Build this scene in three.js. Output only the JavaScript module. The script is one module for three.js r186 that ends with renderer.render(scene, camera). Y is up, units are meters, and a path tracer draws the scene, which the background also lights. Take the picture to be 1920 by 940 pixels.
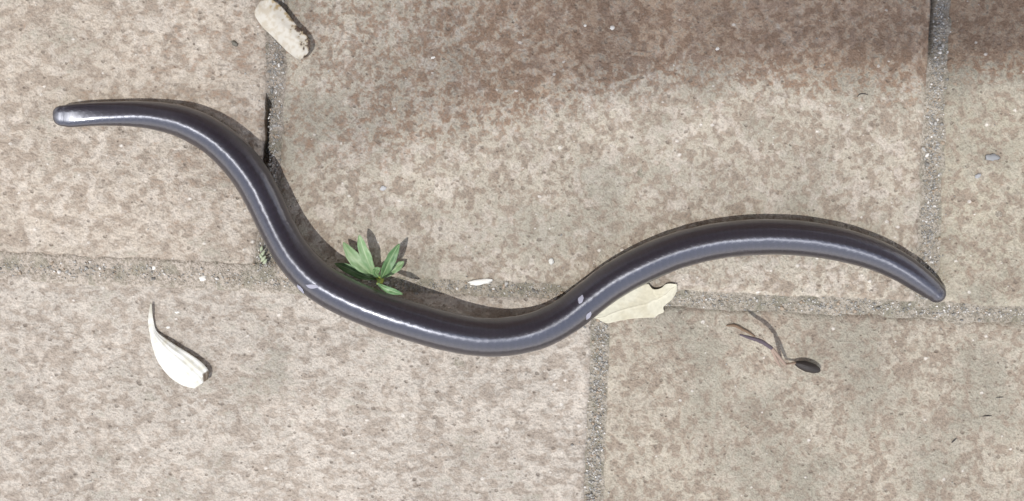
import * as THREE from 'three';
import { mergeVertices } from 'three/addons/utils/BufferGeometryUtils.js';
import { RoundedBoxGeometry } from 'three/addons/geometries/RoundedBoxGeometry.js';

// ---------------------------------------------------------------- camera, sky, sun, exposure
const scene = new THREE.Scene();
const S = 0.000166;                 // metres per pixel of the photograph on the paving
const CAM_H = 0.40;
const camera = new THREE.PerspectiveCamera(2 * Math.atan(470 * S / CAM_H) * 180 / Math.PI, 1920 / 940, 0.02, 400);
camera.position.set(0, CAM_H, 0);
camera.rotation.set(-Math.PI / 2, 0, 0);      // straight down, picture top = -z
scene.add(camera);

const renderer = new THREE.WebGLRenderer({ antialias: true });
renderer.toneMapping = THREE.LinearToneMapping;
renderer.toneMappingExposure = 1.2;
renderer.shadowMap.enabled = true;

const SUN_EL = 68 * Math.PI / 180;
const sunDir = new THREE.Vector3(-0.70 * Math.cos(SUN_EL), Math.sin(SUN_EL), 0.714 * Math.cos(SUN_EL)).normalize();
const sun = new THREE.DirectionalLight(new THREE.Color().setRGB(1, 0.97, 0.93), 2.6);
sun.position.copy(sunDir).multiplyScalar(6);
sun.castShadow = true;
sun.shadow.radius = 0.9;
sun.shadow.mapSize.set(2048, 2048);
Object.assign(sun.shadow.camera, { left: -0.6, right: 0.6, top: 0.6, bottom: -0.6, near: 0.1, far: 12 });
scene.add(sun, sun.target);

// deterministic noise -------------------------------------------------------
function rng(seed) { let a = seed >>> 0; return () => { a = (a + 0x6D2B79F5) | 0; let t = Math.imul(a ^ (a >>> 15), 1 | a); t = (t + Math.imul(t ^ (t >>> 7), 61 | t)) ^ t; return ((t ^ (t >>> 14)) >>> 0) / 4294967296; }; }
const PERM = new Float32Array(65536); { const r = rng(77); for (let i = 0; i < 65536; i++) PERM[i] = r(); }
const hash = (i, j, s) => PERM[(Math.imul(i, 7349) + Math.imul(j, 26183) + Math.imul(s, 40503) ^ Math.imul(i + j * 131, 911)) & 65535];
function vn(x, y, s) {          // value noise 0..1
  const i = Math.floor(x), j = Math.floor(y); let fx = x - i, fy = y - j;
  fx = fx * fx * (3 - 2 * fx); fy = fy * fy * (3 - 2 * fy);
  const a = hash(i, j, s), b = hash(i + 1, j, s), c = hash(i, j + 1, s), d = hash(i + 1, j + 1, s);
  return a + (b - a) * fx + (c - a) * fy + (a - b - c + d) * fx * fy;
}
function fbm(x, y, s, o = 3) { let v = 0, a = 0.5, n = 0; for (let k = 0; k < o; k++) { v += a * vn(x, y, s + k * 17); n += a; x = x * 2.03 + 5.1; y = y * 2.03 - 3.7; a *= 0.55; } return v / n; }
const clamp = (v, a = 0, b = 1) => Math.min(b, Math.max(a, v));
const sm = (a, b, v) => { const t = clamp((v - a) / (b - a)); return t * t * (3 - 2 * t); };
const mix = (a, b, t) => a + (b - a) * t;
const mix3 = (a, b, t) => [mix(a[0], b[0], t), mix(a[1], b[1], t), mix(a[2], b[2], t)];
const toS = v => 255 * (v <= 0.0031308 ? 12.92 * v : 1.055 * Math.pow(clamp(v), 1 / 2.4) - 0.055);

// sky: pale hazy day with thin cloud, the same all round
{
  const W = 512, H = 256, d = new Float32Array(W * H * 4);
  for (let j = 0; j < H; j++) for (let i = 0; i < W; i++) {
    const el = ((j + 0.5) / H - 0.5) * Math.PI, az = (i + 0.5) / W * Math.PI * 2;
    const up = clamp(Math.sin(el));
    let c = mix3([1.12, 1.03, 0.91], [0.27, 0.36, 0.56], Math.pow(up, 0.6));
    const k = 1.6 / (0.25 + up);
    const cl = sm(0.45, 0.75, fbm(Math.cos(az) * Math.cos(el) * k + 9, Math.sin(az) * Math.cos(el) * k + 4, 5, 4));
    c = mix3(c, [1.08, 1.05, 1.0], cl * 0.3);
    if (el < 0) c = [0.5, 0.47, 0.42];
    const o = (j * W + i) * 4, g = 1.8;
    d[o] = c[0] * g; d[o + 1] = c[1] * g; d[o + 2] = c[2] * g; d[o + 3] = 1;
  }
  const t = new THREE.DataTexture(d, W, H, THREE.RGBAFormat, THREE.FloatType);
  t.mapping = THREE.EquirectangularReflectionMapping; t.magFilter = t.minFilter = THREE.LinearFilter; t.needsUpdate = true;
  scene.background = t; scene.environment = t;
}

// ---------------------------------------------------------------- helpers
const used = {};
const numbered = n => { used[n] = (used[n] ?? -1) + 1; return used[n] ? `${n}_${String(used[n]).padStart(3, '0')}` : n; };
function mesh(name, g, m, parent = scene) {
  const o = new THREE.Mesh(g, m); o.name = parent === scene ? numbered(name) : name;
  o.castShadow = o.receiveShadow = true; parent.add(o); return o;
}
function group(name) { const o = new THREE.Group(); o.name = numbered(name); scene.add(o); return o; }
function tag(o, label, category, grp, kind) {
  o.userData.label = label; if (category) o.userData.category = category;
  if (grp) o.userData.group = grp; if (kind) o.userData.kind = kind; return o;
}
const lin = (r, g, b) => new THREE.Color().setRGB(r, g, b);
// a point at height y (m) that stands at photo pixel (px, py)
const at = (px, py, y = 0) => { const k = S * (CAM_H - y) / CAM_H; return new THREE.Vector3((px - 960) * k, y, (py - 470) * k); };
const mm = v => v * 0.001;
function tex(W, H, fn, srgb, wrap) {    // fn(i,j,out) -> writes rgb 0..255
  const d = new Uint8Array(W * H * 4), c = [0, 0, 0];
  for (let j = 0; j < H; j++) for (let i = 0; i < W; i++) { fn(i, j, c); const o = (j * W + i) * 4; d[o] = clamp(c[0], 0, 255); d[o + 1] = clamp(c[1], 0, 255); d[o + 2] = clamp(c[2], 0, 255); d[o + 3] = 255; }
  const t = new THREE.DataTexture(d, W, H); t.magFilter = THREE.LinearFilter; t.minFilter = THREE.LinearMipmapLinearFilter; t.generateMipmaps = true;
  if (srgb) t.colorSpace = THREE.SRGBColorSpace; if (wrap) t.wrapS = t.wrapT = THREE.RepeatWrapping; t.needsUpdate = true; return t;
}
function geo(pos, idx, uv, col) {
  const g = new THREE.BufferGeometry(); g.setAttribute('position', new THREE.Float32BufferAttribute(pos, 3));
  if (uv) g.setAttribute('uv', new THREE.Float32BufferAttribute(uv, 2));
  if (col) g.setAttribute('color', new THREE.Float32BufferAttribute(col, 3));
  g.setIndex(idx); g.computeVertexNormals(); return g;
}

// ---------------------------------------------------------------- ground and paving
const TH = 0.048;                                    // the brick courses run 2.75 degrees off the picture
const O = at(1130, 553);
const loc = (px, py) => { const dx = px - 1130, dy = py - 553, c = Math.cos(TH), s = Math.sin(TH); return [dx * c + dy * s, -dx * s + dy * c]; };   // photo px -> course px

{ // soil under everything, out to the horizon
  const g = new THREE.PlaneGeometry(300, 300); g.rotateX(-Math.PI / 2);
  const o = mesh('ground', g, new THREE.MeshStandardMaterial({ color: lin(0.26, 0.22, 0.17), roughness: 1 }));
  o.position.y = -0.03; tag(o, 'bare earth around and under the brick paving', 'ground', null, 'structure');
}

const paving = group('brick_paving');
paving.position.copy(O); paving.rotation.y = -TH;
tag(paving, 'worn tan brick paving laid in staggered courses', 'paving', null, 'structure');

// colour and relief of one brick face; x, y in mm, p = tone recipe
function brickFace(x, y, seed, p) {
  const st = p.stretch || 1;
  const wx = x + 1.1 * (vn(x * 0.5, y * 0.5, seed + 3) - 0.5), wy = y + 1.1 * (vn(x * 0.5, y * 0.5, seed + 4) - 0.5);
  const coarse = fbm(x * 0.045, y * 0.045, seed + 11, 3);
  const mid = fbm(wx * 0.16 / st, wy * 0.16, seed + 23, 3);
  const blot = fbm(wx * 0.56 / st, wy * 0.56, seed + 31, 3);
  const fine = fbm(x * 1.5 / st, y * 1.5, seed + 41, 2);
  const grit = vn(x * 3.4, y * 3.4, seed + 47);
  const dark = sm(0.43, 0.585, blot * 0.66 + mid * 0.12 + fine * 0.22 + p.dark);
  let c = mix3(p.pale, p.brown, dark * p.contrast);
  c = mix3(c, p.pale2, sm(0.52, 0.7, fbm(wx * 0.3 + 40, wy * 0.3, seed + 57, 3)) * 0.6);
  // grey-green weathering in grainy patches
  const alg = sm(0.50, 0.66, fbm(x * 0.06 + 9, y * 0.06, seed + 61, 2) * 0.45 + (1 - blot) * 0.3 + fine * 0.25 + p.alg - 0.015);
  c = mix3(c, [0.235, 0.225, 0.18], alg * 0.55);
  // brown mottling, carrying part of the top shade band painted into the brick
  if (p.warmBrown) {
    const shadeBrown = sm(0.22, 0.74, p.warmBrown(x, y) * 0.8 + (blot - 0.5) * 0.7 + (fine - 0.5) * 0.7);
    c = mix3(c, mix3([0.37, 0.255, 0.17], [0.225, 0.14, 0.088], sm(0.4, 0.6, fine * 0.35 + blot * 0.65)), shadeBrown * 0.72);
  }
  // dense fine speckle of darker aggregate
  const sp = sm(0.60, 0.74, vn(wx * 1.05 / st + 7, wy * 1.05, seed + 83) * 0.6 + vn(wx * 2.1, wy * 2.1, seed + 87) * 0.4);
  c = mix3(c, [0.215, 0.175, 0.14], sp * (p.speck ?? 0.42));
  const tone = 1 + (coarse - 0.5) * 0.22 + (fine - 0.5) * 0.46 + (grit - 0.5) * 0.36;
  // pits and pale sand grains
  let h = 0.55 - dark * 0.22 * p.contrast + (fine - 0.5) * 0.46 + (grit - 0.5) * 0.24 + (mid - 0.5) * 0.3;
  const gi = Math.floor(x / 2.6), gj = Math.floor(y / 2.6);
  for (let a = -1; a < 2; a++) for (let b = -1; b < 2; b++) {
    const q = hash(gi + a, gj + b, seed + 71); if (q > p.pits) continue;
    const cx = (gi + a + hash(gi + a, gj + b, seed + 72)) * 2.6, cy = (gj + b + hash(gi + a, gj + b, seed + 73)) * 2.6;
    const rr = 0.22 + 0.5 * Math.pow(hash(gi + a, gj + b, seed + 74), 2.2), dd = Math.hypot(x - cx, (y - cy) * 1.2) + (fine - 0.5) * 0.5;
    const k = 1 - sm(rr * 0.6, rr * 1.15, dd);
    if (k > 0) { if (q < p.pits * 0.22) { c = mix3(c, [0.62, 0.58, 0.52], k * 0.85); h += k * 0.25; } else { c = mix3(c, [0.17, 0.135, 0.105], k * 0.6); h -= k * 0.45; } }
  }
  return [c[0] * tone, c[1] * tone, c[2] * tone, clamp(h)];
}
function brickMaterial(seed, p, Lmm, Wmm, W = 1280, H = 640) {
  const hh = new Float32Array(W * H);
  const map = tex(W, H, (i, j, o) => {
    const f = brickFace((i + 0.5) / W * Lmm, (j + 0.5) / H * Wmm, seed, p);
    o[0] = toS(f[0]); o[1] = toS(f[1]); o[2] = toS(f[2]); hh[j * W + i] = f[3];
  }, true);
  const bump = tex(W, H, (i, j, o) => { o[0] = o[1] = o[2] = hh[j * W + i] * 255; });
  return new THREE.MeshStandardMaterial({ map, bumpMap: bump, bumpScale: mm(0.62), roughness: 0.93 });
}
const TAN = { pale: [0.47, 0.41, 0.335], pale2: [0.51, 0.46, 0.395], brown: [0.235, 0.185, 0.142], contrast: 0.7, dark: 0, alg: -0.05, pits: 0.2 };
const BL = 1204, BW = 604;                             // brick face in course px
// the five bricks in view: [u0, u1, v0, v1, seed, recipe]
const heroes = [
  [-650 - BL, -650, -10 - BW, -10, 100, { ...TAN, pale: [0.445, 0.39, 0.322], contrast: 0.6, stretch: 1.5, alg: -0.07, warmBrown: (x, y) => 0.3 * sm(120, 200, x) * sm(105, 60, y) }],
  [-620, 592, -12 - BW, -12, 200, { ...TAN, pale: [0.42, 0.378, 0.306], contrast: 0.74, alg: 0.01, warmBrown: (x, y) => { const m = 35 + 34 * sm(130, 10, x); return sm(m + 13, m - 15, y) * mix(0.36, 0.95, sm(0, 110, x)); } }],  // warm tint drawn along the edge of the top shade
  [623, 623 + BL, -12 - BW, -12, 300, { ...TAN, pale: [0.37, 0.335, 0.26], pale2: [0.42, 0.385, 0.31], contrast: 0.8, alg: 0.05, warmBrown: (x, y) => 0.95 * sm(38, 18, y) }],
  [-1242 + 20, -14, 9, 9 + BW, 400, { ...TAN, pale: [0.455, 0.412, 0.355], contrast: 0.58, stretch: 1.6, alg: -0.05, speck: 0.38 }],
  [13, 1222, 12, 12 + BW, 500, { ...TAN, pale: [0.38, 0.34, 0.272], pale2: [0.43, 0.39, 0.32], contrast: 0.78, alg: 0.04 }],
];
const PX = S;      // course px to metres
function wornBrick(u0, u1, v0, v1, seed) {            // dense top face with rounded, nibbled edges and a slightly uneven bed
  const L = (u1 - u0) * PX, W = (v1 - v0) * PX, nx = 250, ny = 126, R = 0.0027;
  const ease = t => { const e = 0.05; return t; };
  const pos = [], uv = [], idx = [];
  const nib = (t, k) => (fbm(t * 90, k * 7.3, seed + k, 3) - 0.5) * 0.0022;
  for (let j = 0; j <= ny; j++) for (let i = 0; i <= nx; i++) {
    const a = i / nx, b = j / ny;
    let x = a * L, z = b * W;
    // nibble the outline
    const ea = 1 - sm(0, 0.03, a), eb = 1 - sm(0, 0.03, 1 - a), ec = 1 - sm(0, 0.06, b), ed = 1 - sm(0, 0.06, 1 - b);
    x += ea * nib(z, 1) + eb * nib(z, 2); z += ec * nib(x, 3) + ed * nib(x, 4);
    const d1 = Math.min(x, L - x), d2 = Math.min(z, W - z), rr = R * (0.7 + 0.6 * vn(x * 120, z * 120, seed + 9));
    const f = d => { const t = clamp(1 - d / rr); return rr * (1 - Math.sqrt(1 - 0.98 * t * t)); };
    const y = -Math.hypot(f(d1), f(d2)) * 0.8 + (fbm(x * 45, z * 45, seed + 5, 3) - 0.5) * 0.0009 + (fbm(x * 400, z * 400, seed + 6, 2) - 0.5) * 0.00035;
    pos.push(x, y, z); uv.push(a, b);
    if (i < nx && j < ny) { const o = j * (nx + 1) + i; idx.push(o, o + nx + 1, o + 1, o + 1, o + nx + 1, o + nx + 2); }
  }
  // skirt and underside
  const ring = [];
  for (let i = 0; i <= nx; i++) ring.push(i);
  for (let j = 1; j <= ny; j++) ring.push(j * (nx + 1) + nx);
  for (let i = nx - 1; i >= 0; i--) ring.push(ny * (nx + 1) + i);
  for (let j = ny - 1; j > 0; j--) ring.push(j * (nx + 1));
  const base = pos.length / 3;
  for (const r of ring) { pos.push(pos[r * 3], pos[r * 3 + 1], pos[r * 3 + 2]); uv.push(uv[r * 2], uv[r * 2 + 1]); }
  const low = pos.length / 3;
  for (const r of ring) { pos.push(pos[r * 3], -0.028, pos[r * 3 + 2]); uv.push(uv[r * 2], uv[r * 2 + 1]); }
  const n = ring.length;
  for (let k = 0; k < n; k++) { const q = (k + 1) % n; idx.push(base + k, base + q, low + k, base + q, low + q, low + k); }
  const c = pos.length / 3; pos.push(L / 2, -0.028, W / 2); uv.push(0.5, 0.5);
  for (let k = 0; k < n; k++) idx.push(low + k, low + (k + 1) % n, c);
  return geo(pos, idx, uv);
}
const brickMats = [];
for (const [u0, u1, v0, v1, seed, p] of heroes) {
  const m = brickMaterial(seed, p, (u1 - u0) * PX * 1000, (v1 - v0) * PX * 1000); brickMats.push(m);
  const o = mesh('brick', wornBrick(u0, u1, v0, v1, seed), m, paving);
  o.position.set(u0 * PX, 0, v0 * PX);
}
{ // bricks of the courses around the picture
  const w = 1203 * PX, d = 604 * PX, g = new RoundedBoxGeometry(w, 0.028, d, 1, 0.0022);
  const r = rng(31);
  const P = 1242, Q = 638;
  for (let row = -4; row <= 3; row++) for (let k = -4; k <= 4; k++) {
    const odd = ((row % 2) + 2) % 2;                     // row 0 = lower course in view
    const u0 = odd ? -614 + k * P : 20 + k * P;
    if (row === -1 && k >= -1 && k <= 1) continue;
    if (row === 0 && k >= -1 && k <= 0) continue;
    const o = mesh('brick', g, brickMats[Math.floor(r() * 5)], paving);
    o.position.set((u0 + 602) * PX, -0.0142 + (r() - 0.5) * 0.0008, (17 + 302 + row * Q) * PX);
    if (r() < 0.5) o.rotation.y = Math.PI;
  }
}
// sand in the joints
const sandMat = (() => {
  const N = 512, hh = new Float32Array(N * N);
  const map = tex(N, N, (i, j, o) => {
    const x = i / N * 40, y = j / N * 40;
    const f = fbm(x * 1.7, y * 1.7, 801, 3), q = vn(x * 4, y * 4, 811), cs = fbm(x * 0.2, y * 0.2, 821, 3);
    let c = mix3([0.32, 0.285, 0.23], [0.53, 0.475, 0.40], sm(0.3, 0.7, f));
    c = mix3(c, [0.48, 0.46, 0.42], sm(0.8, 0.95, q) * 0.7); c = mix3(c, [0.22, 0.22, 0.155], sm(0.5, 0.7, cs) * 0.4);
    o[0] = toS(c[0]); o[1] = toS(c[1]); o[2] = toS(c[2]); hh[j * N + i] = f * 0.6 + q * 0.4;
  }, true, true);
  const bump = tex(N, N, (i, j, o) => { o[0] = o[1] = o[2] = hh[j * N + i] * 255; }, false, true);
  return new THREE.MeshStandardMaterial({ map, bumpMap: bump, bumpScale: mm(0.5), roughness: 1 });
})();
function sandY(u, v) {                                   // course px -> metres
  let y = -0.0008 + (fbm(u * 0.03, v * 0.03, 901, 3) - 0.5) * 0.0018;
  if (Math.abs(v) < 30 && u < -500) y += 0.0010;         // well filled course joint
  const wob = (vn(v * 0.02, 3.3, 905) - 0.5) * 10;
  // open cracks between sand and brick
  if (u > -662 && u < -640 + wob) y -= 0.006 * (sm(-355, -330, v) * sm(-190, -240, v) * 0.9 + sm(-520, -545, v));
  if (u > -640 && u < -606) y -= 0.009 * sm(-525, -545, v);
  if (u > 580 && u < 598 + wob) y -= 0.0025 * sm(-470, -500, v);
  return y;
}
{
  const u0 = -1250, u1 = 950, v0 = -700, v1 = 520, st = 5, nx = Math.round((u1 - u0) / st), ny = Math.round((v1 - v0) / st);
  const pos = [], uv = [], idx = [], col = [];
  for (let j = 0; j <= ny; j++) for (let i = 0; i <= nx; i++) {
    const u = u0 + i * st, v = v0 + j * st; pos.push(u * PX, sandY(u, v), v * PX); uv.push(u * PX / 0.04, v * PX / 0.04);
    const dust = sm(-480, -760, u + 300 * (vn(u * 0.02, v * 0.05, 955) - 0.5)); const old = sm(-560, -600, u) * sm(-690, -660, u) * sm(-20, -50, v); col.push(mix(0.74, 0.86, dust) - 0.16 * old, mix(0.74, 0.84, dust) - 0.16 * old, mix(0.73, 0.84, dust) - 0.16 * old);
    if (i < nx && j < ny) { const o = j * (nx + 1) + i; idx.push(o, o + nx + 1, o + 1, o + 1, o + nx + 1, o + nx + 2); }
  }
  const jm = sandMat.clone(); jm.vertexColors = true; mesh('joint_sand', geo(pos, idx, uv, col), jm, paving);
  const g = new THREE.PlaneGeometry(2.2, 1.2); g.rotateX(-Math.PI / 2);
  const q = g.attributes.uv; for (let i = 0; i < q.count; i++) q.setXY(i, q.getX(i) * 55, q.getY(i) * 30);
  const o = mesh('sand_bed', g, sandMat, paving); o.position.y = -0.0105;
}
// grit lying in the joints
function stone(seed, sx = 1, sy = 0.75, sz = 1, det = 1) {
  const g = mergeVertices(new THREE.IcosahedronGeometry(1, det).deleteAttribute('uv').deleteAttribute('normal')); const p = g.attributes.position, r = rng(seed);
  for (let i = 0; i < p.count; i++) { const k = 0.72 + 0.5 * r(); p.setXYZ(i, p.getX(i) * k * sx, p.getY(i) * k * sy, p.getZ(i) * k * sz); }
  g.computeVertexNormals(); return g;
}
{
  const r = rng(4242), spots = [];
  const push = (u, v, big) => spots.push([u, v, big]);
  for (let i = 0; i < 1500; i++) push(-635 + (r() + r() - 1) * 19, -620 + r() * 600);
  for (let i = 0; i < 1700; i++) push(608 + (r() + r() - 1) * 20, -620 + r() * 600);
  for (let i = 0; i < 1300; i++) push((r() + r() - 1) * 19, 15 + r() * 430);
  for (let i = 0; i < 1900; i++) push(-620 + r() * 1500, (r() + r() - 1) * 18);
  for (let i = 0; i < 600; i++) push(-1250 + r() * 640, (r() + r() - 1) * 19);
  for (let i = 0; i < 260; i++) { const j = Math.floor(r() * 4), a = (r() - 0.5) * 90; if (j === 0) push(-635 + a, -620 + r() * 600); else if (j === 1) push(608 + a, -620 + r() * 600); else if (j === 2) push(a, 20 + r() * 430); else push(-1200 + r() * 2100, a); }
  for (let i = 0; i < 420; i++) push(-1200 + r() * 2100, -600 + r() * 1040);
  const mat = new THREE.MeshStandardMaterial({ color: 0xffffff, roughness: 0.55 });
  const kinds = [stone(1), stone(2, 1.3, 0.7, 0.8), stone(3, 0.9, 0.8, 1.2)];
  const grit = group('joint_grit'); grit.position.copy(O); grit.rotation.y = -TH;
  tag(grit, 'grey and white sand grit filling the joints between the bricks', 'grit', null, 'stuff');
  const D = new THREE.Object3D(), col = new THREE.Color();
  kinds.forEach((g, k) => {
    const mine = spots.filter((_, i) => i % 3 === k), im = new THREE.InstancedMesh(g, mat, mine.length); im.name = 'grit'; im.userData.kind = 'stuff'; im.castShadow = im.receiveShadow = true;
    mine.forEach(([u, v], i) => {
      const s = mm(0.12 + 0.28 * Math.pow(r(), 2.4) + (r() < 0.025 ? 0.35 : 0));
      const inJ = (Math.abs(v) < 20) || (v < 0 && (Math.abs(u + 635) < 22 || Math.abs(u - 608) < 24)) || (v > 0 && Math.abs(u) < 22);
      const s2 = inJ ? 1 : 0.7; D.position.set(u * PX, (inJ ? sandY(u, v) : -0.0001) + s * 0.3, v * PX); D.rotation.set(r() * 6, r() * 6, r() * 6); D.scale.setScalar(s * s2); D.updateMatrix(); im.setMatrixAt(i, D.matrix);
      const t = r(); if (t < 0.09) col.setRGB(0.66, 0.64, 0.6); else if (t < 0.6) { const q = 0.24 + r() * 0.22; col.setRGB(q, q * 0.97, q * 0.9); } else if (t < 0.85) { const q = 0.16 + r() * 0.1; col.setRGB(q, q * 0.97, q * 0.9); } else col.setRGB(0.34, 0.27, 0.2);
      im.setColorAt(i, col);
    });
    grit.add(im);
  });
}

// ---------------------------------------------------------------- unseen roof and wall, added to shade the paving and darken snake reflections
{
  const pg = group('added_shade_roof'); tag(pg, 'unseen added timber roof with reed canes, placed to shade the paving', 'added roof', null, 'structure');
  const wood = new THREE.MeshStandardMaterial({ color: lin(0.30, 0.19, 0.11), roughness: 0.8 });
  const H = 2.1, k = H / sunDir.y, shift = sunDir.clone().multiplyScalar(k);
  const canes = new THREE.MeshStandardMaterial({ color: lin(0.42, 0.30, 0.16), roughness: 0.7 });
  // added canes; their thickness and ends shape the graded shade along the top
  const pitch = 0.0075, r = rng(909), shade_cane = new THREE.CylinderGeometry(1, 1, 1, 10); shade_cane.rotateX(Math.PI / 2);
  for (let i = 0; i < 86; i++) {
    const x = -0.085 + i * pitch + (r() - 0.5) * 0.002, px = 960 + x / S;
    const edge = px < 1150 ? mix(335, 165, sm(430, 1150, px)) : mix(165, 125, sm(1150, 1500, px));       // where its end's shadow falls
    const cover = mix(0.18, 0.74, sm(420, 1150, px)) + 0.22 * sm(1150, 1900, px);
    const o = mesh('shade_cane', shade_cane, canes, pg), len = 0.4;
    o.scale.set(pitch * cover / 2, pitch * cover / 2, len);
    o.position.copy(at(px, edge + (r() - 0.5) * 26)).add(shift); o.position.z -= len / 2;
  }
  const z0 = shift.z - 0.36;
  const bar = (name, w, h, d, x, y, z) => { const o = mesh(name, new RoundedBoxGeometry(w, h, d, 2, 0.006), wood, pg); o.position.set(x, y, z); return o; };
  for (let i = 0; i < 14; i++) bar('added_roof_board', 5.2, 0.025, 0.19, 0, H + 0.03, z0 - 0.095 - i * 0.2);
  for (let i = 0; i < 10; i++) bar('added_wall_board', 5.2, 0.19, 0.025, 0, 0.075 + i * 0.2, z0 - 2.75);
  for (const x of [-2.4, 0, 2.4]) bar('added_rafter', 0.07, 0.12, 2.86, x, H - 0.045, z0 - 1.4);
  for (const x of [-2.4, 2.4]) for (const z of [z0 - 0.2, z0 - 2.6]) bar('added_post', 0.1, H - 0.08, 0.1, x, (H - 0.14) / 2, z);
}

// ---------------------------------------------------------------- the snake
// photo px, py, half width px, lift of the belly off the paving (mm)
const spine = [
  [118, 217, 19.5, 1], [132, 217, 21.5, 0.8], [160, 215, 22, 0.5], [200, 213.5, 22.5, 0.2], [255, 214, 24.5, 0], [300, 219, 27, 0], [345, 230, 30.5, 0], [395, 255, 33, 0], [437, 290, 34.5, 0],
  [472, 334, 35, 0.1], [497, 380, 34.5, 0.5], [520, 428, 34, 1.2], [551, 480, 35, 2.2], [595, 526, 36, 3.4], [650, 558, 36.5, 4.4], [710, 583, 37, 5], [775, 604, 37, 5], [840, 622, 37, 4.4], [900, 632, 36.5, 3],
  [955, 631, 36.5, 1.2], [1010, 619, 36, 0.4], [1060, 594, 34.5, 0.1], [1105, 560, 34, 0.1], [1150, 527, 34.5, 0], [1205, 497, 35, 0], [1265, 472, 34.5, 0], [1330, 455, 34, 0], [1400, 446, 34, 0], [1470, 445, 33.5, 0],
  [1540, 452, 32.5, 0], [1600, 465, 31, 0], [1650, 482, 29, 0], [1692, 503, 27, 0], [1722, 523, 24.5, 0], [1748, 543, 20.5, 0], [1756, 550, 18, 0.2]];
const snakeCurve = new THREE.CatmullRomCurve3(spine.map(([x, y, w, l]) => at(x, y, (w * 0.97) * S + mm(l))), false, 'centripetal');
const rads = spine.map(s => s[2]);
const SN = 900, SM = 72;
const snakeLen = snakeCurve.getLength();
// parameter of each control point equals i/(n-1) on getPoint
function spineAt(t) {
  const p = snakeCurve.getPoint(t), g = snakeCurve.getTangent(t).normalize();
  const q = t * (rads.length - 1), i = Math.min(rads.length - 2, Math.floor(q)), f = q - i;
  const r0 = rads[Math.max(0, i - 1)], r1 = rads[i], r2 = rads[i + 1], r3 = rads[Math.min(rads.length - 1, i + 2)];
  const r = 0.5 * (2 * r1 + (r2 - r0) * f + (2 * r0 - 5 * r1 + 4 * r2 - r3) * f * f + (3 * r1 - r0 - 3 * r2 + r3) * f * f * f);
  return { p, g, r: r * S * (CAM_H - p.y) / CAM_H };
}
const upV = new THREE.Vector3(0, 1, 0);
function skin(t, a, off = 0) {           // a = 0 on the back, + towards the lower-picture flank
  const { p, g, r } = spineAt(t);
  const side = new THREE.Vector3().crossVectors(g, upV).normalize(), n = new THREE.Vector3().crossVectors(side, g).normalize();
  const flat = Math.cos(a) < 0 ? 0.93 : 0.97;
  return p.addScaledVector(side, Math.sin(a) * (r + off)).addScaledVector(n, Math.cos(a) * (r * flat + off));
}
const snake = group('blind_snake');
tag(snake, 'glossy dark grey slender snake lying in an S-curve across the bricks', 'snake');
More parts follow.
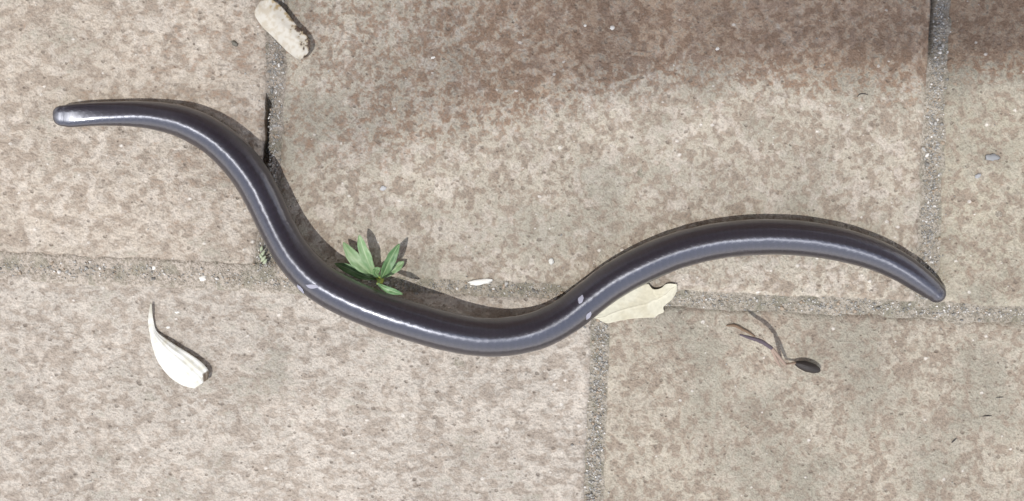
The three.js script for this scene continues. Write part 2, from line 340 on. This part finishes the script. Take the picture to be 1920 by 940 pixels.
{
  const pos = [], uv = [], idx = [];
  // round caps beyond both ends
  const rows = [];
  const capN = 14;
  for (let k = capN; k > 0; k--) rows.push([0, -Math.sin(k / capN * Math.PI / 2), Math.cos(k / capN * Math.PI / 2)]);
  for (let k = 0; k <= SN; k++) rows.push([k / SN, 0, 1]);
  for (let k = 1; k <= capN; k++) rows.push([1, Math.sin(k / capN * Math.PI / 2), Math.cos(k / capN * Math.PI / 2)]);
  let len = 0, prev = null;
  rows.forEach(([t, e, k], j) => {
    const s = spineAt(t), c = s.p.clone().addScaledVector(s.g, e * s.r * 1.0);
    if (prev) len += c.distanceTo(prev); prev = c;
    const side = new THREE.Vector3().crossVectors(s.g, upV).normalize(), n = new THREE.Vector3().crossVectors(side, s.g).normalize();
    // seam of the big scale over the snout
    const groove = 1 - 0.008 * Math.exp(-(((len - mm(4.0)) / mm(0.25)) ** 2));
    for (let i = 0; i <= SM; i++) {
      const a = i / SM * Math.PI * 2, rr = Math.max(1e-5, s.r * k * groove * (1 + 0.02 * (fbm(len * 190, 4 + 1.6 * Math.cos(a), 141, 3) - 0.5) + 0.012 * (fbm(len * 700, 3 + 3 * Math.sin(a), 151, 2) - 0.5))), flat = (Math.cos(a) < 0 ? 0.93 : 0.97) * mix(0.7, 1, sm(0, 0.2, t));
      // the head is low and flat-topped, turned a little to one side
      const hf = 1 - sm(0.01, 0.14, t), ex = 2 / (2 + 2.0 * hf), roll = 0.17 * hf, sx = Math.sign(Math.sin(a)) * Math.abs(Math.sin(a)) ** ex * rr, sy = Math.sign(Math.cos(a)) * Math.abs(Math.cos(a)) ** ex * rr * flat;
      const v = c.clone().addScaledVector(side, sx * Math.cos(roll) + sy * Math.sin(roll)).addScaledVector(n, sy * Math.cos(roll) - sx * Math.sin(roll));
      pos.push(v.x, v.y, v.z); uv.push(len / mm(2.3), i / SM * 13);
      if (j && i < SM) { const o = j * (SM + 1) + i, q = o - SM - 1; idx.push(q, o, q + 1, q + 1, o, o + 1); }
    }
  });
  const g = geo(pos, idx, uv);
  { const nn = g.attributes.normal, w = SM + 1; for (let j = 0; j < rows.length; j++) { const a = j * w, b = a + SM; const x = nn.getX(a) + nn.getX(b), y = nn.getY(a) + nn.getY(b), z = nn.getZ(a) + nn.getZ(b), l = Math.hypot(x, y, z) || 1; nn.setXYZ(a, x / l, y / l, z / l); nn.setXYZ(b, x / l, y / l, z / l); } }
  // overlapping rounded scales, two rows of two per tile
  const N = 128, scaleAt = (i, j) => {
    let best = 0, tone = 0;
    const x = i / N, y = j / N;
    for (let a = -1; a < 5; a++) for (let b = -1; b < 4; b++) {
      const cx = a * 0.5, cy = b * 0.5 + (a & 1 ? 0.25 : 0), dx = x - cx, dy = (y - cy) / 0.31;
      if (dx < -0.12 || Math.abs(dy) > 1) continue;
      const edge = 0.56 * Math.sqrt(1 - dy * dy); if (dx > edge) continue;
      const h = 0.35 + 0.65 * clamp((dx + 0.12) / 0.68) - 0.25 * dy * dy; if (h > best) { best = h; tone = hash(((a % 2) + 2) % 2, ((b % 2) + 2) % 2, 5); }
    }
    return [best, tone];
  };
  const bump = tex(N, N, (i, j, o) => { o[0] = o[1] = o[2] = scaleAt(i, j)[0] * 255; }, false, true);
  const map = tex(N, N, (i, j, o) => { const [h, t] = scaleAt(i, j); const k = 0.8 + 0.4 * t - (h < 0.5 ? 0.4 : 0); o[0] = toS(0.015 * k); o[1] = toS(0.0128 * k); o[2] = toS(0.019 * k); }, true, true);
  const m = new THREE.MeshPhysicalMaterial({ map, bumpMap: bump, bumpScale: mm(0.017), roughness: 0.36, ior: 1.9, specularColor: lin(0.86, 0.89, 1.0), anisotropy: 0.86, anisotropyRotation: 0, clearcoat: 0.6, clearcoatRoughness: 0.12 });
  mesh('body', g, m, snake);
  // small thin pale patches raised off the back
  const fm = new THREE.MeshStandardMaterial({ color: lin(0.30, 0.30, 0.36), roughness: 0.6 });
  const fleck = (t, a, lu, la, sk) => {
    const p = [], ix = [], n = 7;
    for (const off of [mm(0.05), mm(0.16)]) for (let j = 0; j <= n; j++) for (let i = 0; i <= n; i++) {
      const x = i / n * 2 - 1, y = j / n * 2 - 1, e = Math.max(Math.abs(x), Math.abs(y)), nrm = Math.hypot(x, y) || 1, f = mix(1, e / nrm, 0.55) * (1 + 0.2 * (vn(x * 2 + t * 90, y * 2, 44) - 0.5));
      const v = skin(t + (x * f * lu + y * sk) / 2, a + y * f * la, off + (off > mm(0.1) ? 0 : 0)); p.push(v.x, v.y, v.z);
    }
    const q = (n + 1) * (n + 1);
    for (let j = 0; j < n; j++) for (let i = 0; i < n; i++) { const o = j * (n + 1) + i; ix.push(q + o, q + o + 1, q + o + n + 1, q + o + 1, q + o + n + 2, q + o + n + 1); }
    const rim = []; for (let i = 0; i <= n; i++) rim.push(i); for (let j = 1; j <= n; j++) rim.push(j * (n + 1) + n); for (let i = n - 1; i >= 0; i--) rim.push(n * (n + 1) + i); for (let j = n - 1; j > 0; j--) rim.push(j * (n + 1));
    rim.forEach((r0, k) => { const r1 = rim[(k + 1) % rim.length]; ix.push(r0, r1, q + r0, r1, q + r1, q + r0); });
    mesh('pale_fleck', geo(p, ix), fm, snake);
  };
  const T = i => i / (spine.length - 1);
fleck(T(12.85), 1.0, 0.006, 0.17, 0.002); fleck(T(13.1), 0.3, 0.005, 0.2, -0.006);
  fleck(T(21.75), -0.3, 0.006, 0.16, -0.003); fleck(T(21.62), 0.73, 0.006, 0.17, -0.003);
}

// ---------------------------------------------------------------- leaves, petals, seed
// a thin closed sheet between two outlines given in photo px; h(s, w) = height of its upper face in mm, s along, w across (0..1)
function resample(pts, n) {
  const c = new THREE.CatmullRomCurve3(pts.map(([x, y]) => new THREE.Vector3(x, y, 0)), false, 'centripetal'); return c.getSpacedPoints(n);
}
function sheet(A, B, h, thick, n = 60, m = 18, colour) {
  const a = resample(A, n), b = resample(B, n), pos = [], idx = [], col = [];
  const q = (n + 1) * (m + 1);
  for (let L = 0; L < 2; L++) for (let i = 0; i <= n; i++) for (let j = 0; j <= m; j++) {
    const w = j / m, s = i / n, px = mix(a[i].x, b[i].x, w), py = mix(a[i].y, b[i].y, w), y = mm(h(s, w) - (L ? thick : 0)), p = at(px, py, y);
    pos.push(p.x, p.y, p.z); if (colour) col.push(...colour(s, w, px, py));
  }
  for (let i = 0; i < n; i++) for (let j = 0; j < m; j++) { const o = i * (m + 1) + j; idx.push(o, o + 1, o + m + 1, o + 1, o + m + 2, o + m + 1, q + o, q + o + m + 1, q + o + 1, q + o + 1, q + o + m + 1, q + o + m + 2); }
  const rim = []; for (let j = 0; j <= m; j++) rim.push(j); for (let i = 1; i <= n; i++) rim.push(i * (m + 1) + m); for (let j = m - 1; j >= 0; j--) rim.push(n * (m + 1) + j); for (let i = n - 1; i > 0; i--) rim.push(i * (m + 1));
  rim.forEach((r0, k) => { const r1 = rim[(k + 1) % rim.length]; idx.push(r0, q + r0, r1, r1, q + r0, q + r1); });
  return geo(pos, idx, null, colour ? col : null);
}
const sheetMat = (o = {}) => new THREE.MeshPhysicalMaterial({ vertexColors: true, roughness: 0.6, side: THREE.DoubleSide, ...o });

{ // cream leaf scrap under the snake
  const A = [[1108, 596], [1150, 560], [1190, 541], [1216, 533], [1219, 537], [1224, 542], [1231, 543], [1238, 541], [1243, 538], [1247, 534], [1255, 532], [1262, 532.5], [1269, 533.5]];
  const B = [[1120, 598], [1131, 604], [1140, 606.5], [1155, 603], [1186, 598], [1210, 596], [1228, 595], [1235, 590], [1245, 585], [1244, 577], [1249, 571], [1260, 562], [1269, 546], [1270, 538]];
  const o = mesh('leaf_scrap', sheet(A, B, (s, w) => 0.55 + 1.0 * sm(0.3, 1, s) * (1 - w) + 0.1 * Math.sin(s * 7 + w * 3) + 0.35 * vn(s * 5, w * 3, 7) + 0.14 * Math.exp(-(((w - 0.52 - 0.06 * Math.sin(s * 4)) / 0.03) ** 2)) + 0.04 * sm(0.8, 1, Math.abs(Math.sin((s * 9 + Math.abs(w - 0.52) * 4) * Math.PI))), 0.18, 130, 44,
    (s, w, x, y) => mix3([0.56, 0.535, 0.42], [0.51, 0.475, 0.355], sm(0.4, 0.7, fbm(x * 0.035, y * 0.035, 61, 3))).map(v => v * (0.93 + 0.14 * vn(x * 0.3, y * 0.3, 63)))), sheetMat({ roughness: 0.75 }));
  tag(o, 'cream torn leaf scrap with a notched edge, pinned under the snake', 'leaf');
}
{ // white pointed petal with thin tail
  const A = [[281, 568], [279, 583], [277, 599], [279, 619], [284, 646], [296, 679], [320, 709], [342, 723], [364, 729]];
  const B = [[284, 569], [285, 584], [287, 599], [293, 620], [318, 640], [351, 661], [379, 681], [391, 697], [389, 712]];
  const o = mesh('white_petal', sheet(A, B, (s, w) => 0.5 + sm(0.1, 0.55, s) * (2.3 * Math.sin(Math.PI * (0.12 + 0.76 * w)) * 0.9 + 1.0 * w + 0.12 * Math.sin(w * 34 + 2 * vn(s * 6, 1, 3)) + 0.35 * vn(s * 9, w * 4, 33)) + 1.2 * (1 - sm(0, 0.3, s)), 0.3, 70, 20,
    (s, w, x, y) => mix3(mix3([0.36, 0.34, 0.27], mix3([0.66, 0.66, 0.61], [0.58, 0.565, 0.48], sm(0.5, 0.75, fbm(x * 0.1, y * 0.1, 75, 3))), sm(0.1, 0.3, s + 0.1 * vn(x * 0.2, y * 0.2, 73))), [0.12, 0.09, 0.06], sm(0.46, 0.58, 0.5 * sm(0.84, 0.98, s) * sm(0.3, 0.8, w) + 0.45 * vn(x * 0.12, y * 0.12, 71) * sm(0.84, 0.93, s) * sm(0.3, 0.7, w) + 0.18 * sm(0.9, 0.96, s) * sm(0.6, 0.8, w)))), sheetMat({ roughness: 0.5 }));
  tag(o, 'white pointed petal with a thin tail and a browned tip', 'petal');
}
{ // cream petal at the joint, browned along one edge
  const A = [[487, 3], [477, 24], [489, 47], [511, 69], [539, 97], [553, 108], [562, 112]];
  const B = [[507, -3], [525, 10], [540, 27], [554, 45], [567, 58], [577, 70], [582, 86], [578, 98], [570, 108]];
  const o = mesh('browned_petal', sheet(A, B, (s, w) => 0.8 + 2.6 * Math.sin(Math.PI * (0.1 + 0.7 * w)) * (0.6 + 0.4 * Math.sin(Math.PI * s)) + 1.1 * w + 0.5 * vn(s * 9, w * 5, 35), 0.35, 70, 24,
    (s, w, x, y) => { const n = fbm(x * 0.16, y * 0.16, 81, 3); let c = mix3([0.55, 0.52, 0.45], [0.47, 0.42, 0.33], sm(0.4, 0.7, n)); c = mix3(c, [0.34, 0.24, 0.10], sm(0.5, 0.62, w * 0.72 + (n - 0.5) * 0.6 - 0.06) * 0.8); return mix3(c, [0.07, 0.045, 0.03], sm(0.55, 0.62, w * 0.66 + (n - 0.5) * 0.8 - 0.03) * sm(0.25, 0.5, s)); }), sheetMat({ roughness: 0.6 }));
  tag(o, 'cream curled petal with dark brown speckled edge lying on an upright joint', 'petal');
}
// tapering tube along photo points [px, py, height mm, radius mm]
function strand(pts, n = 40, m = 10) {
  const c = new THREE.CatmullRomCurve3(pts.map(([x, y, h]) => at(x, y, mm(h))), false, 'centripetal'), pos = [], idx = [];
  const rad = t => { const q = t * (pts.length - 1), i = Math.min(pts.length - 2, Math.floor(q)); return mm(mix(pts[i][3], pts[i + 1][3], q - i)); };
  for (let j = 0; j <= n; j++) {
    const t = j / n, p = c.getPoint(t), g = c.getTangent(t).normalize(), sd = new THREE.Vector3().crossVectors(g, Math.abs(g.y) > 0.9 ? new THREE.Vector3(1, 0, 0) : upV).normalize(), nn = new THREE.Vector3().crossVectors(sd, g);
    for (let i = 0; i < m; i++) { const a = i / m * Math.PI * 2, r = rad(t) * (0.9 + 0.2 * vn(j * 0.6, i, 17)); const v = p.clone().addScaledVector(sd, Math.cos(a) * r).addScaledVector(nn, Math.sin(a) * r); pos.push(v.x, v.y, v.z); if (j < n) { const o = j * m + i, o2 = j * m + (i + 1) % m; idx.push(o, o2, o + m, o2, o2 + m, o + m); } }
  }
  for (const [j, f] of [[0, 1], [n, 0]]) { const p = c.getPoint(j / n), k = pos.length / 3; pos.push(p.x, p.y, p.z); for (let i = 0; i < m; i++) { const o = j * m + i, o2 = j * m + (i + 1) % m; f ? idx.push(o2, o, k) : idx.push(o, o2, k); } }
  return geo(pos, idx);
}
{ // dark seed with forked dry stalk
  const sd = group('stalked_seed'); tag(sd, 'dark oval seed with a dry forked stalk standing off the brick', 'seed');
  const p = at(1514, 688, mm(2.6));
  const g = new THREE.SphereGeometry(1, 40, 28), q = g.attributes.position;
  for (let i = 0; i < q.count; i++) { let x = q.getX(i), y = q.getY(i), z = q.getZ(i); const tp = x < 0 ? 1 - 0.3 * x * x : 1; const k = 1 + 0.06 * (vn(x * 4 + 9, z * 6 + y * 3, 19) - 0.5); q.setXYZ(i, x * mm(4.3) * k, y * mm(1.6) * tp * k, z * mm(1.65) * tp * k); }
  g.computeVertexNormals();
  const b = mesh('seed_body', g, new THREE.MeshStandardMaterial({ color: lin(0.02, 0.015, 0.013), roughness: 0.6 }), sd); b.position.copy(p); b.rotation.y = -0.3;
  const lilac = new THREE.MeshStandardMaterial({ color: lin(0.09, 0.07, 0.085), roughness: 0.7 }), tan = new THREE.MeshStandardMaterial({ color: lin(0.30, 0.225, 0.18), roughness: 0.8 }), warmBrown = new THREE.MeshStandardMaterial({ color: lin(0.19, 0.135, 0.095), roughness: 0.8 });
  mesh('neck', strand([[1495, 681, 2.7, 0.45], [1482, 682, 3.2, 0.3], [1472, 683, 4.6, 0.4]], 16), warmBrown, sd);
  mesh('stalk', strand([[1473, 684, 4.6, 0.4], [1461, 670, 9.0, 0.55], [1447, 653, 13, 0.55]], 24), tan, sd);
  mesh('stalk_tip', strand([[1447, 653, 13, 0.55], [1426, 640, 16.4, 0.66], [1404, 633, 19, 0.5], [1388, 628, 21, 0.25]], 30), lilac, sd);
  mesh('husk', strand([[1463, 687, 5.4, 0.3], [1456, 675, 9.0, 0.5], [1447, 656, 12.6, 0.4]], 20), tan, sd);
}
tag(mesh('dry_fibre', strand([[1416, 632, 0.4, 0.2], [1406, 625, 0.7, 0.35], [1394, 619, 0.8, 0.45], [1378, 611, 0.7, 0.5], [1362, 611, 0.4, 0.25]], 40), new THREE.MeshStandardMaterial({ color: lin(0.17, 0.115, 0.075), roughness: 0.85 })), 'short curved brown fibre lying on the brick beside the seed stalk', 'fibre');
// ---------------------------------------------------------------- the green seedling
{
  const pl = group('seedling'); tag(pl, 'small green seedling sprouting from the joint against the snake', 'plant');
  const leaf = (pts, width, cA, cB, fold = 0.5, tw = 0) => {
    const c = new THREE.CatmullRomCurve3(pts.map(([x, y, h]) => at(x, y, mm(h))), false, 'centripetal'), n = 36, m = 12, pos = [], idx = [], col = [];
    const Q = (n + 1) * (m + 1);
    for (let L = 0; L < 2; L++) for (let i = 0; i <= n; i++) for (let j = 0; j <= m; j++) {
      const t = i / n, w = j / m * 2 - 1, p = c.getPoint(t), g = c.getTangent(t).normalize();
      let sd = new THREE.Vector3().crossVectors(g, upV).normalize(), nn = new THREE.Vector3().crossVectors(sd, g).normalize();
      const ca = Math.cos(tw), sa = Math.sin(tw), s2 = sd.clone().multiplyScalar(ca).addScaledVector(nn, sa); nn = nn.multiplyScalar(ca).addScaledVector(sd, -sa);
      const hw = mm(width) * Math.pow(Math.sin(Math.PI * Math.pow(clamp(0.04 + 0.96 * t), 1.25)), 0.75) * (0.86 + 0.3 * fbm(t * 7 + pts[0][0], Math.sign(w) * 3.7, 93, 2)) + mm(0.12) * (1 - t);
      p.addScaledVector(s2, w * hw).addScaledVector(nn, mm(0.5) * (vn(t * 5, w * 1.5 + pts[1][0], 95) - 0.5) + Math.abs(w) * hw * fold * (1 - 0.4 * t) - (L ? mm(0.16) : 0));
      pos.push(p.x, p.y, p.z);
      const vein = Math.exp(-((w / 0.1) ** 2)) * 0.5, nz = fbm(t * 9, w * 3 + pts[0][0], 91, 2);
      const cc = mix3(mix3(cA, cB, sm(0.35, 0.7, nz)), [0.52, 0.62, 0.36], vein); col.push(...cc);
    }
    for (let i = 0; i < n; i++) for (let j = 0; j < m; j++) { const o = i * (m + 1) + j; idx.push(o, o + 1, o + m + 1, o + 1, o + m + 2, o + m + 1, Q + o, Q + o + m + 1, Q + o + 1, Q + o + 1, Q + o + m + 1, Q + o + m + 2); }
    const rim = []; for (let j = 0; j <= m; j++) rim.push(j); for (let i = 1; i <= n; i++) rim.push(i * (m + 1) + m); for (let j = m - 1; j >= 0; j--) rim.push(n * (m + 1) + j); for (let i = n - 1; i > 0; i--) rim.push(i * (m + 1));
    rim.forEach((r0, k) => { const r1 = rim[(k + 1) % rim.length]; idx.push(r0, Q + r0, r1, r1, Q + r0, Q + r1); });
    return mesh('leaf', geo(pos, idx, null, col), leafMat, pl);
  };
  const leafMat = new THREE.MeshPhysicalMaterial({ vertexColors: true, roughness: 0.5, transmission: 0.25, thickness: 0, side: THREE.DoubleSide });
  const G1 = [0.11, 0.23, 0.085], G2 = [0.18, 0.32, 0.14], P1 = [0.24, 0.40, 0.18], P2 = [0.36, 0.50, 0.28];
  leaf([[708, 524, 2.0], [680, 517, 3.5], [650, 503, 4.0], [627, 494, 3.2]], 1.35, G1, G2, 0.3);
  leaf([[700, 520, 2.5], [682, 503, 4.5], [660, 480, 5.0], [643, 454, 3.8]], 1.85, P1, P2, 0.25);
  leaf([[704, 517, 3.0], [692, 496, 5.5], [681, 468, 7.0], [673, 440, 7.0]], 1.6, P1, P2, 0.4);
  leaf([[715, 522, 3.0], [723, 505, 5.5], [735, 480, 7.0], [749, 457, 7.0]], 1.6, G1, G2, 0.55, -0.35);
  leaf([[718, 520, 2.2], [731, 511, 3.2], [745, 500, 3.2], [758, 490, 2.4]], 1.3, P1, P2, 0.3);
  leaf([[708, 532, 13.5], [722, 541, 14.6], [738, 547, 14.6], [756, 552, 13.8]], 0.9, G1, G2, 0.3);
  leaf([[712, 522, 3.0], [704, 512, 5.0], [708, 506, 6.5], [713, 503, 7.0]], 1.0, G1, P1, 0.5);
  mesh('stem', strand([[716, 530, -3, 0.8], [714, 526, 0, 0.9], [711, 522, 2.4, 1.0], [709, 520, 3.4, 0.7]], 16), new THREE.MeshStandardMaterial({ color: lin(0.30, 0.36, 0.07), roughness: 0.6 }), pl);
  mesh('stem', strand([[712, 524, 2.0, 0.5], [710, 528, 6, 0.45], [708, 532, 13.5, 0.4]], 16), new THREE.MeshStandardMaterial({ color: lin(0.22, 0.30, 0.08), roughness: 0.6 }), pl);
}
{ // tiny sprout beside the bend
  const sp = group('tiny_sprout'); tag(sp, 'tiny pale green sprout in the joint at the bend of the snake', 'plant');
  const m = new THREE.MeshStandardMaterial({ color: lin(0.34, 0.38, 0.26), roughness: 0.7 }), r = rng(12);
  [[491, 462, 489, 470], [496, 470, 488, 482], [498, 480, 490, 490], [500, 486, 494, 494], [487, 476, 492, 486]].forEach(([a, b, c, d], i) => mesh('leaf', strand([[c, d, 0.2, 0.35], [(a + c) / 2, (b + d) / 2, 1.2, 0.55], [a, b, 1.5, 0.2]], 12, 8), m, sp));
}
// ---------------------------------------------------------------- loose stones, chips and threads
function chip(name, label, category, px, py, size, seed, c, [sx, sy, sz] = [1, 0.6, 1], turn = 0, y = 0, grp) {
  const o = mesh(name, stone(seed, sx, sy, sz, 2), new THREE.MeshStandardMaterial({ color: lin(...c), roughness: 0.6 }));
  o.scale.setScalar(mm(size)); const p = at(px, py, mm(y)); o.position.copy(p); o.position.y = mm(y) + mm(size) * sy * 0.45; o.rotation.y = turn; return tag(o, label, category, grp);
}
const WHITE = [0.74, 0.72, 0.66];
chip('pebble', 'white pebble in the course joint with brown grit beside it', 'pebble', 382, 522, 1.35, 11, WHITE, [1.1, 0.7, 0.8], 0.3, -0.6);
chip('pebble', 'small round white pebble in the course joint, alone', 'pebble', 289, 502, 1.0, 12, WHITE, [1, 0.7, 0.9], 0, -0.6);
chip('brown_crumb', 'dark brown crumb touching a white pebble in the joint', 'crumb', 395, 517, 0.9, 13, [0.14, 0.095, 0.05], [1.3, 0.5, 0.6], 0.5, -0.4);
chip('white_chip', 'long thin white chip lying in the course joint beyond the seedling', 'chip', 900, 529, 2.6, 14, [0.74, 0.73, 0.68], [1.45, 0.22, 0.36], 0.12, -0.6);
chip('white_speck', 'angular white speck on brown brick', 'speck', 1345, 92, 0.75, 15, WHITE, [1, 0.6, 0.8], 0.4);
chip('white_speck', 'pair of pale specks on brown brick, larger one', 'speck', 1148, 52, 0.7, 16, WHITE, [1, 0.5, 1], 0);
chip('white_speck', 'pair of pale specks on brown brick, smaller one', 'speck', 1097, 48, 0.5, 17, WHITE, [1, 0.5, 0.8], 0);
chip('white_speck', 'white speck on pale brick between snake and cream petal', 'speck', 812, 108, 0.6, 18, WHITE, [1.2, 0.5, 0.7], 0.3);
chip('white_speck', 'pale crumb of mortar above the rising bend of the snake', 'speck', 1034, 490, 1.0, 19, [0.58, 0.57, 0.52], [0.8, 0.6, 1.1], 0.2);
chip('white_speck', 'white speck close to the tail of the white petal', 'speck', 332, 586, 0.6, 20, WHITE, [1.4, 0.5, 0.6], 0.1);
chip('white_speck', 'white speck between the white petal and its tail speck', 'speck', 315, 614, 0.55, 25, WHITE, [1.3, 0.5, 0.7], 0.1);
chip('blue_grey_chip', 'blue grey stone chip set in a brick beside an upright joint', 'chip', 1861, 295, 1.5, 21, [0.24, 0.245, 0.25], [1.5, 0.35, 0.7], 0);
chip('blue_grey_chip', 'small glinting grey chip by the larger blue grey chip', 'chip', 1834, 330, 0.9, 22, [0.32, 0.325, 0.33], [1.2, 0.4, 0.8], 0.4);
chip('blue_grey_chip', 'grey stone chip bedded in pale brick near the seedling', 'chip', 718, 353, 1.0, 23, [0.42, 0.42, 0.42], [1, 0.4, 0.8], 0.4);
chip('dark_crumb', 'dark gritty crumb beside the cream petal', 'crumb', 440, 82, 0.9, 24, [0.13, 0.12, 0.095], [1.3, 0.5, 0.8], -0.6);
const black = new THREE.MeshStandardMaterial({ color: lin(0.03, 0.028, 0.028), roughness: 0.7 });
tag(mesh('dark_thread', strand([[1608, 181, 0.5, 0.12], [1612, 177, 0.8, 0.15], [1620, 176, 0.8, 0.15], [1628, 178, 0.4, 0.1]], 16, 7), black), 'short dark curved thread on pale brick', 'thread');
tag(mesh('dark_splinter', strand([[1785, 831, 0.4, 0.12], [1789, 827, 0.5, 0.2], [1794, 822, 0.4, 0.12]], 12, 7), black), 'short slanted black splinter on the grey-green brick', 'splinter');
tag(mesh('dark_splinter', strand([[1843, 781, 0.3, 0.1], [1852, 780, 0.4, 0.2], [1860, 780, 0.3, 0.1]], 12, 7), black), 'dark level splinter on the grey-green brick, longer one', 'splinter');
tag(mesh('dark_splinter', strand([[1868, 746, 0.3, 0.08], [1875, 745.5, 0.4, 0.13], [1882, 745, 0.3, 0.08]], 12, 7), black), 'thin faint dark splinter on the grey-green brick', 'splinter');

renderer.render(scene, camera);
